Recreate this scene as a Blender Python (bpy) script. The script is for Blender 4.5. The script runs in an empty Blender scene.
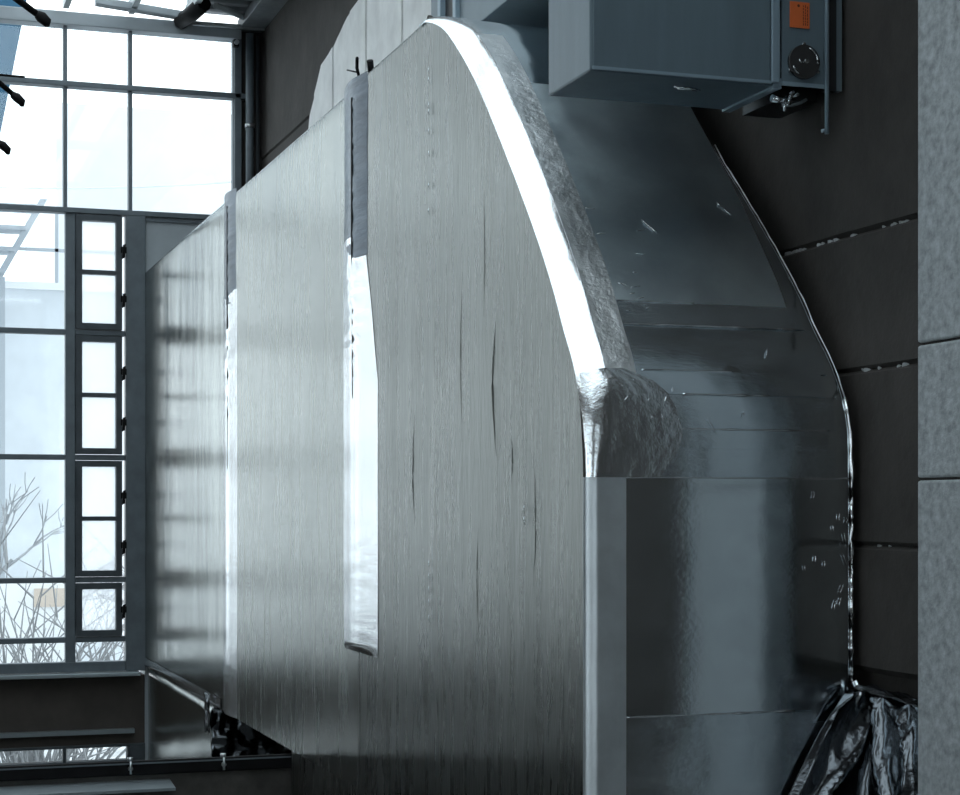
import bpy, bmesh, math, random
from mathutils import Vector, Matrix, noise
random.seed(7)
scene = bpy.context.scene
COL = scene.collection

# ------------------------------------------------------------------ camera
cam_d = bpy.data.cameras.new('camera')
cam = bpy.data.objects.new('camera', cam_d)
COL.objects.link(cam)
cam.location = (0, 0, 2.8)
cam.rotation_euler = (math.pi / 2, 0, -math.atan2(604, 1800))
cam_d.sensor_width = 36
cam_d.lens = 67.5
cam_d.shift_y = 112.5 / 960
cam_d.clip_end = 300
scene.camera = cam

# ------------------------------------------------------------------ world and exposure
world = bpy.data.worlds.new('overcast_sky')
scene.world = world
world.use_nodes = True
bg = world.node_tree.nodes['Background']
bg.inputs[0].default_value = (0.90, 0.965, 1.0, 1)
bg.inputs[1].default_value = 2.4
vs = scene.view_settings
vs.view_transform = 'Standard'
vs.look = 'None'
vs.gamma = 1.0
vs.use_curve_mapping = False
vs.exposure = 0.0

# ------------------------------------------------------------------ materials
MATS = {}


def mat(name, base, metallic=0.0, rough=0.6, var=0.0, var_scale=6.0, stretch=(1, 1, 1),
        bump=0.0, bump_scale=40.0, bump_stretch=(1, 1, 1), bump_dist=0.01, dark=None, rough_var=0.0,
        bump2=0.0, bump2_scale=6.0, bump2_stretch=(1, 1, 1), bump2_dist=0.03, spec=0.5, emis=None):
    m = bpy.data.materials.new(name)
    m.use_nodes = True
    nt = m.node_tree
    N, L = nt.nodes, nt.links
    p = N['Principled BSDF']
    p.inputs['Base Color'].default_value = (*base, 1)
    p.inputs['Metallic'].default_value = metallic
    p.inputs['Roughness'].default_value = rough
    p.inputs['Specular IOR Level'].default_value = spec
    geo = N.new('ShaderNodeNewGeometry')

    def mapped(st):
        mp = N.new('ShaderNodeMapping')
        mp.inputs['Scale'].default_value = st
        L.new(geo.outputs['Position'], mp.inputs['Vector'])
        return mp.outputs['Vector']

    def noise_tex(st, sc, detail=6, r=0.6):
        n = N.new('ShaderNodeTexNoise')
        n.inputs['Scale'].default_value = sc
        n.inputs['Detail'].default_value = detail
        n.inputs['Roughness'].default_value = r
        L.new(mapped(st), n.inputs['Vector'])
        return n.outputs['Fac']
    if var > 0 or rough_var > 0:
        f = noise_tex(stretch, var_scale)
        if var > 0:
            cr = N.new('ShaderNodeValToRGB')
            cr.color_ramp.elements[0].position = 0.3
            cr.color_ramp.elements[1].position = 0.7
            lo = dark if dark else tuple(c * (1 - var) for c in base)
            hi = tuple(min(1, c * (1 + var)) for c in base)
            cr.color_ramp.elements[0].color = (*lo, 1)
            cr.color_ramp.elements[1].color = (*hi, 1)
            L.new(f, cr.inputs['Fac'])
            L.new(cr.outputs['Color'], p.inputs['Base Color'])
        if rough_var > 0:
            mr = N.new('ShaderNodeMapRange')
            mr.inputs['From Min'].default_value = 0.3
            mr.inputs['From Max'].default_value = 0.7
            mr.inputs['To Min'].default_value = max(0.02, rough - rough_var)
            mr.inputs['To Max'].default_value = rough + rough_var
            L.new(f, mr.inputs['Value'])
            L.new(mr.outputs['Result'], p.inputs['Roughness'])
    prev = None
    for b, sc, st, dist in ((bump2, bump2_scale, bump2_stretch, bump2_dist), (bump, bump_scale, bump_stretch, bump_dist)):
        if b > 0:
            bn = N.new('ShaderNodeBump')
            bn.inputs['Strength'].default_value = b
            bn.inputs['Distance'].default_value = dist
            L.new(noise_tex(st, sc), bn.inputs['Height'])
            if prev:
                L.new(prev, bn.inputs['Normal'])
            prev = bn.outputs['Normal']
    if prev:
        L.new(prev, p.inputs['Normal'])
    if emis:
        p.inputs['Emission Color'].default_value = (*emis[0], 1)
        p.inputs['Emission Strength'].default_value = emis[1]
    MATS[name] = m
    return m


def glass(name, tint=(0.94, 0.97, 0.98), gloss=0.06, haze=0.0):
    m = bpy.data.materials.new(name)
    m.use_nodes = True
    nt = m.node_tree
    N, L = nt.nodes, nt.links
    for n in list(N):
        N.remove(n)
    out = N.new('ShaderNodeOutputMaterial')
    tr = N.new('ShaderNodeBsdfTransparent')
    tr.inputs['Color'].default_value = (*tint, 1)
    gl = N.new('ShaderNodeBsdfGlossy')
    gl.inputs['Roughness'].default_value = 0.03
    mx = N.new('ShaderNodeMixShader')
    mx.inputs[0].default_value = gloss
    L.new(tr.outputs[0], mx.inputs[1])
    L.new(gl.outputs[0], mx.inputs[2])
    last = mx
    if haze > 0:
        tl = N.new('ShaderNodeBsdfTranslucent')
        tl.inputs['Color'].default_value = (0.95, 0.97, 1.0, 1)
        mh = N.new('ShaderNodeMixShader')
        mh.inputs[0].default_value = haze
        L.new(last.outputs[0], mh.inputs[1])
        L.new(tl.outputs[0], mh.inputs[2])
        last = mh
    L.new(last.outputs[0], out.inputs['Surface'])
    MATS[name] = m
    return m


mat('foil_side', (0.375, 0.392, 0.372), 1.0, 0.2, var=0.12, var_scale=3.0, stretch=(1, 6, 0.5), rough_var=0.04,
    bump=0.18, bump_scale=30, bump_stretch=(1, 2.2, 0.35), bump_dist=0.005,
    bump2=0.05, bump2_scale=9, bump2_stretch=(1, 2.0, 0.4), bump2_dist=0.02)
mat('foil_shaded_middle', (0.268, 0.28, 0.262), 1.0, 0.26, var=0.12, var_scale=3.0, stretch=(1, 6, 0.5), rough_var=0.04,
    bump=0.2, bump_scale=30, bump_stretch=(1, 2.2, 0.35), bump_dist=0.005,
    bump2=0.06, bump2_scale=9, bump2_stretch=(1, 2.0, 0.4), bump2_dist=0.02)  # side foil darkened to imitate window light fading along the duct
mat('foil_shaded_elbow', (0.157, 0.165, 0.155), 1.0, 0.28, var=0.12, var_scale=3.0, stretch=(1, 6, 0.5), rough_var=0.04,
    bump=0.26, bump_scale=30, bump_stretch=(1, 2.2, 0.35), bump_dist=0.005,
    bump2=0.12, bump2_scale=9, bump2_stretch=(1, 2.0, 0.4), bump2_dist=0.02)  # darkest, slightly rougher copy: the light fall-off at the elbow is in the colour
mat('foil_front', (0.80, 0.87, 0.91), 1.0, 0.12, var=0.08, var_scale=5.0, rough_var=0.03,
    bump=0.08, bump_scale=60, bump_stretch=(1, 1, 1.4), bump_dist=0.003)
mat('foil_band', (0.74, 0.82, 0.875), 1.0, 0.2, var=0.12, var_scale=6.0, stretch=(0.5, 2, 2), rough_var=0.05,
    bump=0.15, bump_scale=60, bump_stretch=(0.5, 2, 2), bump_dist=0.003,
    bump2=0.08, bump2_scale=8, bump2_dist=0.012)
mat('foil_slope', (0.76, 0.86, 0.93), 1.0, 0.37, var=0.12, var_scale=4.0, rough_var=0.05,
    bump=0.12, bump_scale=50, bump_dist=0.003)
mat('foil_crinkled', (0.84, 0.88, 0.91), 1.0, 0.22, var=0.1, bump=0.22, bump_scale=45, bump_dist=0.006,
    bump2=0.2, bump2_scale=14, bump2_dist=0.015)
mat('alu_tape', (0.90, 0.915, 0.93), 1.0, 0.2, bump=0.12, bump_scale=50, bump_stretch=(1, 1, 1.5), bump_dist=0.004,
    bump2=0.15, bump2_scale=14, bump2_stretch=(1, 0.4, 1.2), bump2_dist=0.01)
mat('alu_crinkled', (0.88, 0.905, 0.92), 1.0, 0.40, bump=0.15, bump_scale=45, bump_dist=0.005, bump2=0.45, bump2_scale=11, bump2_dist=0.02)
mat('satin_tape', (0.80, 0.86, 0.90), 1.0, 0.46, var=0.1, var_scale=8, bump=0.1, bump_scale=50, bump_dist=0.003)
mat('dull_tape', (0.085, 0.105, 0.13), 1.0, 0.28, var=0.25, var_scale=10, stretch=(1, 0.5, 4), bump=0.3, bump_scale=40, bump_stretch=(1, 0.3, 2), bump_dist=0.006)
mat('black_plastic', (0.012, 0.013, 0.015), 0.0, 0.16, bump=0.5, bump_scale=30, bump_dist=0.012, spec=0.8)
mat('dark_foil', (0.14, 0.155, 0.17), 1.0, 0.16, bump=0.3, bump_scale=25, bump_dist=0.01)
mat('concrete_dark', (0.040, 0.036, 0.033), 0.0, 0.85, var=0.35, var_scale=3.5, bump=0.4, bump_scale=22, bump_dist=0.01)
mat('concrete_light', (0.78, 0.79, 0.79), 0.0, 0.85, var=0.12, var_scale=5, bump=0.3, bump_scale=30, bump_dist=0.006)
mat('concrete_pilaster', (0.37, 0.40, 0.415), 0.0, 0.9, var=0.34, var_scale=38, bump=0.5, bump_scale=70, bump_dist=0.006)
mat('lime_spot', (0.42, 0.44, 0.45), 0.0, 0.8, var=0.2, var_scale=60)
mat('concrete_floor', (0.07, 0.07, 0.07), 0.0, 0.6, var=0.25, var_scale=2.5, bump=0.2, bump_scale=20)
mat('wall_brown', (0.060, 0.052, 0.046), 0.0, 0.8, var=0.25, var_scale=4, bump=0.2, bump_scale=30)
mat('deck_metal', (0.20, 0.22, 0.235), 0.3, 0.5, var=0.3, var_scale=7, bump=0.2, bump_scale=30)
mat('tube_pale', (0.42, 0.46, 0.48), 0.2, 0.45, var=0.15, var_scale=12)
mat('frame_grey', (0.115, 0.14, 0.16), 0.1, 0.5, var=0.15, var_scale=10)
mat('frame_dark', (0.05, 0.062, 0.072), 0.1, 0.5, var=0.2, var_scale=10)
mat('panel_grey', (0.33, 0.37, 0.40), 0.0, 0.55, var=0.08, var_scale=6)
mat('sill_metal', (0.32, 0.37, 0.40), 0.6, 0.35, var=0.1)
mat('steel_black', (0.006, 0.006, 0.007), 0.0, 0.6, var=0.3, var_scale=12, spec=0.15)
mat('steel_brown', (0.055, 0.052, 0.048), 0.1, 0.6, var=0.4, var_scale=10)
mat('bolt_zinc', (0.6, 0.63, 0.65), 1.0, 0.3)
mat('unit_paint', (0.125, 0.172, 0.205), 0.15, 0.42, var=0.10, var_scale=5, stretch=(3, 3, 0.4), bump=0.04, bump_scale=80)
mat('unit_edge', (0.24, 0.32, 0.38), 0.2, 0.4)
mat('duct_grey', (0.13, 0.17, 0.195), 0.3, 0.45, var=0.12, var_scale=6)
mat('rubber_black', (0.010, 0.011, 0.013), 0.0, 0.5)
mat('orange_label', (0.62, 0.135, 0.035), 0.0, 0.5, var=0.06, var_scale=30)
mat('print_dark', (0.09, 0.02, 0.01), 0.0, 0.6)
mat('dial_face', (0.035, 0.035, 0.036), 0.0, 0.25)
mat('chrome', (0.75, 0.79, 0.82), 1.0, 0.15)
mat('ground_pale', (0.72, 0.73, 0.74), 0.0, 0.9, var=0.3, var_scale=1.2)
mat('render_white', (0.82, 0.84, 0.86), 0.0, 0.8, var=0.06, var_scale=1.0)
mat('render_grey', (0.66, 0.70, 0.74), 0.0, 0.8, var=0.1, var_scale=1.5)
mat('rail_pale', (0.42, 0.46, 0.50), 0.2, 0.5)
mat('hopper_blue', (0.03, 0.085, 0.14), 0.0, 0.8, var=0.15, var_scale=2, spec=0.1)
mat('bark', (0.36, 0.38, 0.40), 0.0, 0.9, var=0.3, var_scale=8)
mat('twig_pale', (0.30, 0.31, 0.32), 0.0, 0.9)
mat('ochre_wall', (0.6, 0.52, 0.45), 0.0, 0.8)
glass('window_glass')
glass('hazy_glass', haze=0.25)
M = MATS


# ------------------------------------------------------------------ helpers
class MB:
    """collects vertices and faces of ONE mesh object"""

    def __init__(self):
        self.v, self.f, self.sm = [], [], []

    def box(self, x0, x1, y0, y1, z0, z1):
        b = len(self.v)
        self.v += [(x0, y0, z0), (x1, y0, z0), (x1, y1, z0), (x0, y1, z0), (x0, y0, z1), (x1, y0, z1), (x1, y1, z1), (x0, y1, z1)]
        self.f += [tuple(b + i for i in q) for q in ((0, 3, 2, 1), (4, 5, 6, 7), (0, 1, 5, 4), (1, 2, 6, 5), (2, 3, 7, 6), (3, 0, 4, 7))]
        self.sm += [False] * 6
        return self

    def tube(self, pts, r, n=8, cap=True, smooth=True):
        """round bar through points; r one radius or a list"""
        b = len(self.v)
        pts = [Vector(p) for p in pts]
        rr = r if isinstance(r, (list, tuple)) else [r] * len(pts)
        for i, p in enumerate(pts):
            d = (pts[min(i + 1, len(pts) - 1)] - pts[max(i - 1, 0)]).normalized()
            a = d.cross(Vector((0, 0, 1)))
            if a.length < 1e-3:
                a = d.cross(Vector((0, 1, 0)))
            a.normalize()
            c = d.cross(a)
            for k in range(n):
                t = 2 * math.pi * k / n
                self.v.append(tuple(p + (a * math.cos(t) + c * math.sin(t)) * rr[i]))
        for i in range(len(pts) - 1):
            for k in range(n):
                k2 = (k + 1) % n
                self.f.append((b + i * n + k, b + i * n + k2, b + (i + 1) * n + k2, b + (i + 1) * n + k))
                self.sm.append(smooth)
        if cap:
            self.f.append(tuple(b + k for k in reversed(range(n))))
            self.f.append(tuple(b + (len(pts) - 1) * n + k for k in range(n)))
            self.sm += [False, False]
        return self

    def grid(self, rows, smooth=True, flip=False):
        """rows: list of equally long lists of points"""
        b = len(self.v)
        w = len(rows[0])
        for r in rows:
            self.v += [tuple(p) for p in r]
        for i in range(len(rows) - 1):
            for j in range(w - 1):
                q = (b + i * w + j, b + i * w + j + 1, b + (i + 1) * w + j + 1, b + (i + 1) * w + j)
                self.f.append(tuple(reversed(q)) if flip else q)
                self.sm.append(smooth)
        return self

    def prism(self, poly, axis, a, c):
        """polygon (list of 2D) extruded along axis from a to c"""
        b = len(self.v)
        n = len(poly)
        for t in (a, c):
            for (p, q) in poly:
                self.v.append({'x': (t, p, q), 'y': (p, t, q), 'z': (p, q, t)}[axis])
        self.f.append(tuple(b + i for i in reversed(range(n))))
        self.f.append(tuple(b + n + i for i in range(n)))
        for i in range(n):
            j = (i + 1) % n
            self.f.append((b + i, b + j, b + n + j, b + n + i))
        self.sm += [False] * (n + 2)
        return self

    def build(self, name, material, parent=None, bevel=0.0, solid=0.0, offs=1.0, recalc=True):
        me = bpy.data.meshes.new(name)
        off = Vector((0, 0, 0))
        if parent is not None:
            off = parent.matrix_world_base if hasattr(parent, 'matrix_world_base') else BASE.get(parent.name, Vector((0, 0, 0)))
        me.from_pydata([tuple(Vector(p) - off) for p in self.v], [], self.f)
        me.polygons.foreach_set('use_smooth', self.sm)
        if recalc:
            bm = bmesh.new()
            bm.from_mesh(me)
            bmesh.ops.recalc_face_normals(bm, faces=bm.faces)
            bm.to_mesh(me)
            bm.free()
        me.materials.append(M[material])
        me.update()
        o = bpy.data.objects.new(name, me)
        COL.objects.link(o)
        if parent is not None:
            o.parent = parent
            BASE[o.name] = off
        if bevel > 0:
            bv = o.modifiers.new('bevel', 'BEVEL')
            bv.width = bevel
            bv.segments = 2
            bv.limit_method = 'ANGLE'
        if solid > 0:
            s = o.modifiers.new('solid', 'SOLIDIFY')
            s.thickness = solid
            s.offset = offs
        return o


BASE = {}     # world position of the thing an object belongs to (parts keep world coordinates in their builders)


def box(x0, x1, y0, y1, z0, z1):
    return MB().box(x0, x1, y0, y1, z0, z1)


def tag(o, label=None, cat=None, group=None, kind=None):
    if label:
        o['label'] = label
    if cat:
        o['category'] = cat
    if group:
        o['group'] = group
    if kind:
        o['kind'] = kind
    return o


def empty(name, loc, label=None, cat=None, group=None, kind=None):
    o = bpy.data.objects.new(name, None)
    COL.objects.link(o)
    o.location = loc
    o.empty_display_size = 0.2
    BASE[o.name] = Vector(loc)
    return tag(o, label, cat, group, kind)


def nz(x, y, z):
    return noise.noise(Vector((x, y, z)))


def lerp(a, b, t):
    return a + (b - a) * t


# ------------------------------------------------------------------ measures (metres)
A = 1.64            # left face of the big duct
XR = 2.37           # right face of the big duct
WX = 2.41           # dark concrete wall
YW = 11.68          # window wall
ZT, ZB = 4.34, 1.80  # top and underside of the horizontal duct
XL, YBK, ZC = -5.0, -5.0, 6.0

# ------------------------------------------------------------------ room shell
tag(box(XL - 0.2, 3.0, YBK - 0.2, YW + 0.2, -0.2, 0).build('floor', 'concrete_floor'), 'dark concrete floor of the plant hall', 'floor', kind='structure')

# right wall: concrete pours with recessed joints, lower part set back
wr = empty('wall_right', (WX, 5, 0), 'dark brown stained concrete wall with horizontal pour joints behind the duct', 'wall', kind='structure')
box(WX + 0.03, WX + 0.4, YBK, YW, 0, ZC + 0.2).build('wall_core', 'concrete_dark', wr)
zs = [2.39, 2.71, 3.16, 3.515, 4.25, 5.1, ZC + 0.05]
for i in range(len(zs) - 1):
    z0, z1 = zs[i] + 0.004, zs[i + 1] - 0.004
    n = 60
    rows = []
    for zz in (z0, z0 + 0.012, z1 - 0.012, z1):
        edge = zz in (z0, z1)
        rows.append([(WX + (0.018 if edge else 0.0) + 0.0035 * nz(0.9 * k, zz * 2, 3), lerp(YBK, YW - 0.02, k / n), zz + (0.003 * nz(k * 1.7, zz * 5, 1))) for k in range(n + 1)])
    MB().grid(rows, smooth=False).build('concrete_pour', 'concrete_dark', wr, solid=0.025, offs=0)
# efflorescence knobs along the joints
RL = random.Random(4)
for (y, z, r) in [(4.47, 3.515, .010), (4.41, 3.517, .014), (4.31, 3.515, .011), (4.22, 3.516, .014), (3.98, 3.516, .007), (3.9, 3.515, .010),
                  (4.22, 3.62, .013), (4.12, 3.70, .012), (4.05, 3.33, .012), (3.98, 3.28, .016), (4.13, 3.22, .009), (4.0, 3.86, .011), (4.03, 3.98, .010),
                  (4.0, 2.71, .012), (3.95, 2.71, .007), (4.0, 2.93, .010), (3.95, 3.42, .007), (4.3, 3.60, .006)] + [(RL.uniform(3.75, 4.55), 3.515 + RL.uniform(-.006, .006), RL.uniform(.006, .015)) for _ in range(14)] \
        + [(RL.uniform(3.75, 4.2), 3.15 + RL.uniform(-.03, .015), RL.uniform(.006, .016)) for _ in range(14)]:
    mb = MB()
    rows = []
    for i in range(4):
        t = i / 3 * math.pi / 2
        rows.append([(WX - 0.008 * math.sin(t) + 0.004, y + 1.5 * r * math.cos(t) * math.cos(a) * (0.8 + .4 * nz(y * 9, a, z)), z + r * 1.1 * math.cos(t) * math.sin(a)) for a in [2 * math.pi * k / 9 for k in range(10)]])
    mb.grid(rows).build('lime_deposit', 'lime_spot', wr)

# pilaster with pour joints
pl = empty('wall_pilaster', (WX, 3.43, 0), 'pale grey rough concrete pilaster at the right edge', 'wall', kind='structure')
zs = [0, 1.4, 2.872, 3.188, 4.3, ZC]
for i in range(len(zs) - 1):
    z0, z1 = zs[i] + (0.003 if i else 0), zs[i + 1] - 0.003
    box(2.314, WX - 0.0005, 3.19, 3.675, z0, z1).build('concrete_lift', 'concrete_pilaster', pl, bevel=0.006)
box(2.322, WX - 0.001, 3.198, 3.667, 0, ZC).build('pilaster_core', 'concrete_dark', pl)

# back wall with an unseen window, added to light front-facing surfaces
wb = empty('wall_back', (0, YBK, 0), 'dark wall behind the viewer', 'wall', kind='structure')
BX0, BX1, BZ0, BZ1 = -3.8, 0.4, 1.6, 4.9
box(XL, WX, YBK - 0.2, YBK, 0, BZ0).build('parapet', 'wall_brown', wb)
box(XL, WX, YBK - 0.2, YBK, BZ1, ZC).build('lintel', 'wall_brown', wb)
box(XL, BX0, YBK - 0.2, YBK, BZ0, BZ1).build('pier', 'wall_brown', wb)
box(BX1, WX, YBK - 0.2, YBK, BZ0, BZ1).build('pier', 'wall_brown', wb)
w4 = empty('fill_window_4', (-1.7, YBK, BZ0), 'wide unseen window added behind the viewer for fill light', 'window', kind='structure')
for i in range(7):
    x = BX0 + (BX1 - BX0) * i / 6
    box(x - 0.03, x + 0.03, YBK - 0.14, YBK - 0.06, BZ0, BZ1).build('mullion', 'frame_dark', w4)
    if i < 6:
        for (a, b) in ((BZ0, 2.7), (2.75, 3.8), (3.85, BZ1)):
            box(x + 0.03, x + 0.67, YBK - 0.1, YBK - 0.095, a, b).build('pane', 'window_glass', w4)
for z in (2.7, 3.8):
    box(BX0, BX1, YBK - 0.13, YBK - 0.06, z, z + 0.05).build('transom', 'frame_dark', w4)

# far wall: spandrels under the windows, panel behind the duct
wf = empty('wall_far', (0, YW, 0), 'dark brown spandrel wall below the steel windows', 'wall', kind='structure')
box(XL, 1.64, YW, YW + 0.2, 1.30, 1.74).build('spandrel', 'wall_brown', wf)
box(XL, 1.64, YW, YW + 0.2, 0, 1.18).build('plinth', 'wall_brown', wf)
box(1.64, 2.215, YW - 0.02, YW + 0.2, 0, 4.695).build('infill_panel', 'panel_grey', wf)
box(1.64, 2.215, YW - 0.035, YW - 0.02, 4.655, 4.675).build('panel_lip', 'frame_grey', wf)
box(2.262, WX + 0.3, YW, YW + 0.2, 0, ZC).build('return_wall', 'concrete_dark', wf)
box(XL, 1.57, YW - 0.05, YW, 1.372, 1.40).build('ledge', 'sill_metal', wf)
tag(box(XL, 1.60, YW - 0.12, YW, 1.742, 1.768).build('trim_1', 'sill_metal', bevel=0.004), 'pale metal window sill below the casements', 'sill', kind='structure')

# ------------------------------------------------------------------ far windows
w1 = empty('window_1', (0, YW, 1.77), 'tall grid of grey steel windows at the far end', 'window', kind='structure')
T_Z = [5.50, 4.70, 3.93, 3.135, 2.355]     # transoms
PER = 1.24
NB = 5


def pane(x0, x1, z0, z1, m='window_glass', parent=w1, y=YW + 0.015):
    return box(x0, x1, y, y + 0.005, z0, z1).build('pane', m, parent)


def bar(name, x0, x1, z0, z1, y0=YW - 0.03, y1=YW + 0.04, m='frame_grey', parent=w1, bevel=0.004):
    return box(x0, x1, y0, y1, z0, z1).build(name, m, parent, bevel=bevel)


ups = [2.222]
for k in range(NB):
    ups += [1.547 - PER * k, 1.138 - PER * k, 0.70 - PER * k]
xmin = ups[-1]
# head beam, sill rail, long transoms
box(XL, 2.26, YW - 0.06, YW + 0.06, 5.87, 5.955).build('head_beam', 'panel_grey', w1, bevel=0.006)
for z in (T_Z[0], T_Z[1]):
    bar('transom', XL, 2.33 if z > 5 else 2.215, z - 0.016, z + 0.018, y0=YW - 0.05)
for x in ups:
    bar('mullion', x - 0.012, x + 0.012, T_Z[1] + 0.018, T_Z[0] - 0.016)
    bar('mullion', x - 0.012, x + 0.012, T_Z[0] + 0.018, 5.87)
bar('jamb', 2.216, 2.262, 4.60, 5.95, y0=YW - 0.05)
for i in range(len(ups) - 1):
    pane(ups[i + 1] + 0.012, ups[i] - 0.012, T_Z[1] + 0.018, T_Z[0] - 0.016)
    pane(ups[i + 1] + 0.012, ups[i] - 0.012, T_Z[0] + 0.018, 5.87)


def casement(x0, x1, z0, z1, split=True):
    c = empty('casement', (x0, YW, z0))
    c.parent = w1
    c.location = Vector((x0, YW, z0)) - BASE[w1.name]
    xr = x1 - 0.022
    fr = 0.038
    mb = MB().box(x0, x0 + fr, YW - 0.045, YW + 0.02, z0, z1).box(xr - fr, xr, YW - 0.045, YW + 0.02, z0, z1)
    mb.box(x0 + fr, xr - fr, YW - 0.045, YW + 0.02, z0, z0 + fr).box(x0 + fr, xr - fr, YW - 0.045, YW + 0.02, z1 - fr, z1)
    mb.build('sash', 'frame_dark', c)
    zz = (z0 + z1) / 2
    if split:
        box(x0 + fr, xr - fr, YW - 0.035, YW + 0.012, zz - 0.014, zz + 0.014).build('glazing_bar', 'frame_dark', c)
        for (a, b) in ((z0 + fr, zz - 0.014), (zz + 0.014, z1 - fr)):
            box(x0 + fr, xr - fr, YW, YW + 0.005, a, b).build('pane', 'hazy_glass', c)
        hz_ = (z0 + (z1 - z0) * 0.27, z0 + (z1 - z0) * 0.70)
    else:
        box(x0 + fr, xr - fr, YW, YW + 0.005, z0 + fr, z1 - fr).build('pane', 'hazy_glass', c)
        hz_ = (zz,)
    for z in hz_:
        mb = MB().box(xr - 0.010, x1 + 0.004, YW - 0.062, YW - 0.044, z - 0.02, z + 0.02)
        mb.prism([(xr - 0.004, z - 0.06), (xr + 0.014, z - 0.05), (xr + 0.018, z + 0.035), (xr + 0.002, z + 0.03)], 'y', YW - 0.082, YW - 0.06)
        mb.build('handle', 'steel_black', c)
    return c


for k in range(NB):
    dx = -PER * k
    bar('pier', 1.515 + dx, 1.64 + dx, 1.77, T_Z[1] - 0.016, y0=YW - 0.05, m='frame_grey' if k == 0 else 'frame_dark')
    bar('mullion', 1.138 + dx, 1.201 + dx, 1.77, T_Z[1] - 0.016)
    bar('mullion', 0.69 + dx, 0.714 + dx, 1.77, T_Z[1] - 0.016)
    zt = [T_Z[1], T_Z[2], T_Z[3], T_Z[4], 1.975]
    for i in range(4):
        z1, z0 = zt[i] - 0.017, zt[i + 1] + 0.017
        casement(1.203 + dx, 1.514 + dx, z0 + 0.004, z1 - 0.004, split=i < 3)
        pane(0.714 + dx, 1.138 + dx, z0, z1)
        pane(0.40 + dx, 0.69 + dx, z0, z1)
    for z in zt[1:]:
        bar('transom', 0.40 + dx, 1.138 + dx, z - 0.017, z + 0.017)
        bar('transom', 1.201 + dx, 1.515 + dx, z - 0.017, z + 0.017)
    for (a, b) in ((0.40, 0.69), (0.714, 1.138), (1.201, 1.50)):
        pane(a + dx, b + dx, 1.835, 1.958, 'window_glass')
    bar('sill_rail', 0.40 + dx, 1.515 + dx, 1.771, 1.834, y0=YW - 0.036)
# low strip of lights under the spandrel
for k in range(NB):
    dx = -PER * k
    for (a, b) in ((0.32, 0.70), (0.722, 1.122), (1.146, 1.525)):
        pane(a + dx, b + dx, 1.20, 1.285)
        bar('mullion', b + dx, b + dx + 0.022, 1.18, 1.30, m='frame_dark')
bar('strip_head', XL, 1.64, 1.285, 1.302, m='frame_dark')
bar('strip_sill', XL, 1.64, 1.178, 1.20, m='frame_dark')
bar('strip_jamb', 1.547, 1.64, 1.20, 1.285, m='frame_dark')
if xmin > XL:
    box(XL, 0.40 - PER * (NB - 1), YW, YW + 0.2, 1.74, 5.87).build('end_pier', 'wall_brown', wf)

# ------------------------------------------------------------------ left wall; its unseen window row is added to light the pilaster
WY0, WY1 = -1.0, 2.6
wl = empty('wall_left', (XL, 3, 0), 'long dark side wall of the hall', 'wall', kind='structure')
box(XL - 0.2, XL, YBK, YW, 0, 1.5).build('parapet', 'wall_brown', wl)
box(XL - 0.2, XL, YBK, YW, 5.3, ZC).build('lintel', 'wall_brown', wl)
box(XL - 0.2, XL, YBK, WY0, 1.5, 5.3).build('pier', 'wall_brown', wl)
box(XL - 0.2, XL, WY1, YW, 1.5, 5.3).build('pier', 'wall_brown', wl)
w2 = empty('fill_window_2', (XL, -1, 1.5), 'unseen band of windows added in the left wall for fill light', 'window', kind='structure')
ny = 4
for i in range(ny + 1):
    y = lerp(WY0, WY1, i / ny)
    box(XL - 0.14, XL - 0.06, y - 0.03, y + 0.03, 1.5, 5.3).build('mullion', 'frame_dark', w2)
    if i < ny:
        y1 = lerp(WY0, WY1, (i + 1) / ny)
        for (a, b) in ((1.5, 2.75), (2.8, 4.0), (4.05, 5.3)):
            box(XL - 0.1, XL - 0.095, y + 0.03, y1 - 0.03, a, b).build('pane', 'window_glass', w2)
for z in (2.75, 4.0):
    box(XL - 0.13, XL - 0.06, WY0, WY1, z, z + 0.05).build('transom', 'frame_dark', w2)

# ------------------------------------------------------------------ roof: rooflight over the left part, ribbed deck by the wall
SK0, SK1, SKX0, SKX1 = 1.0, YW - 0.06, -1.9, 1.93
ce = empty('ceiling', (0, 3, ZC), 'dark ribbed metal roof deck beside the rooflight', 'ceiling', kind='structure')
box(XL, WX + 0.4, YBK, SK0, ZC + 0.04, ZC + 0.2).build('roof_slab', 'wall_brown', ce)
box(XL, SKX0, SK0, YW + 0.1, ZC + 0.04, ZC + 0.2).build('roof_slab', 'wall_brown', ce)
box(SKX1, WX + 0.4, SK0, YW + 0.1, ZC + 0.06, ZC + 0.2).build('roof_slab', 'deck_metal', ce)
for i in range(14):
    y = YW - 0.13 - i * 0.16
    MB().prism([(y, ZC + 0.06), (y - 0.09, ZC + 0.06), (y - 0.075, ZC + 0.01), (y - 0.015, ZC + 0.01)], 'x', SKX1, WX).build('deck_rib', 'deck_metal', ce)
box(2.24, WX - 0.002, SK0, YW - 0.02, 5.93, 6.0).build('wall_beam', 'deck_metal', ce, bevel=0.005)
w3 = empty('window_3', (0, 8, ZC), 'glazed rooflight with grey bars', 'window', kind='structure')
xs = [1.91, 1.547, 1.138, 0.70, 0.307, -0.102, -0.54, -0.933, -1.342, -1.78]
for x in xs:
    box(x - 0.018, x + 0.018, SK0, SK1, ZC - 0.03, ZC + 0.05).build('roof_bar', 'tube_pale', w3)
for i in range(len(xs) - 1):
    for j in range(5):
        box(xs[i + 1] + 0.018, xs[i] - 0.018, lerp(SK0, SK1, j / 5), lerp(SK0, SK1, (j + 1) / 5), ZC + 0.03, ZC + 0.036).build('pane', 'window_glass', w3)
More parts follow.
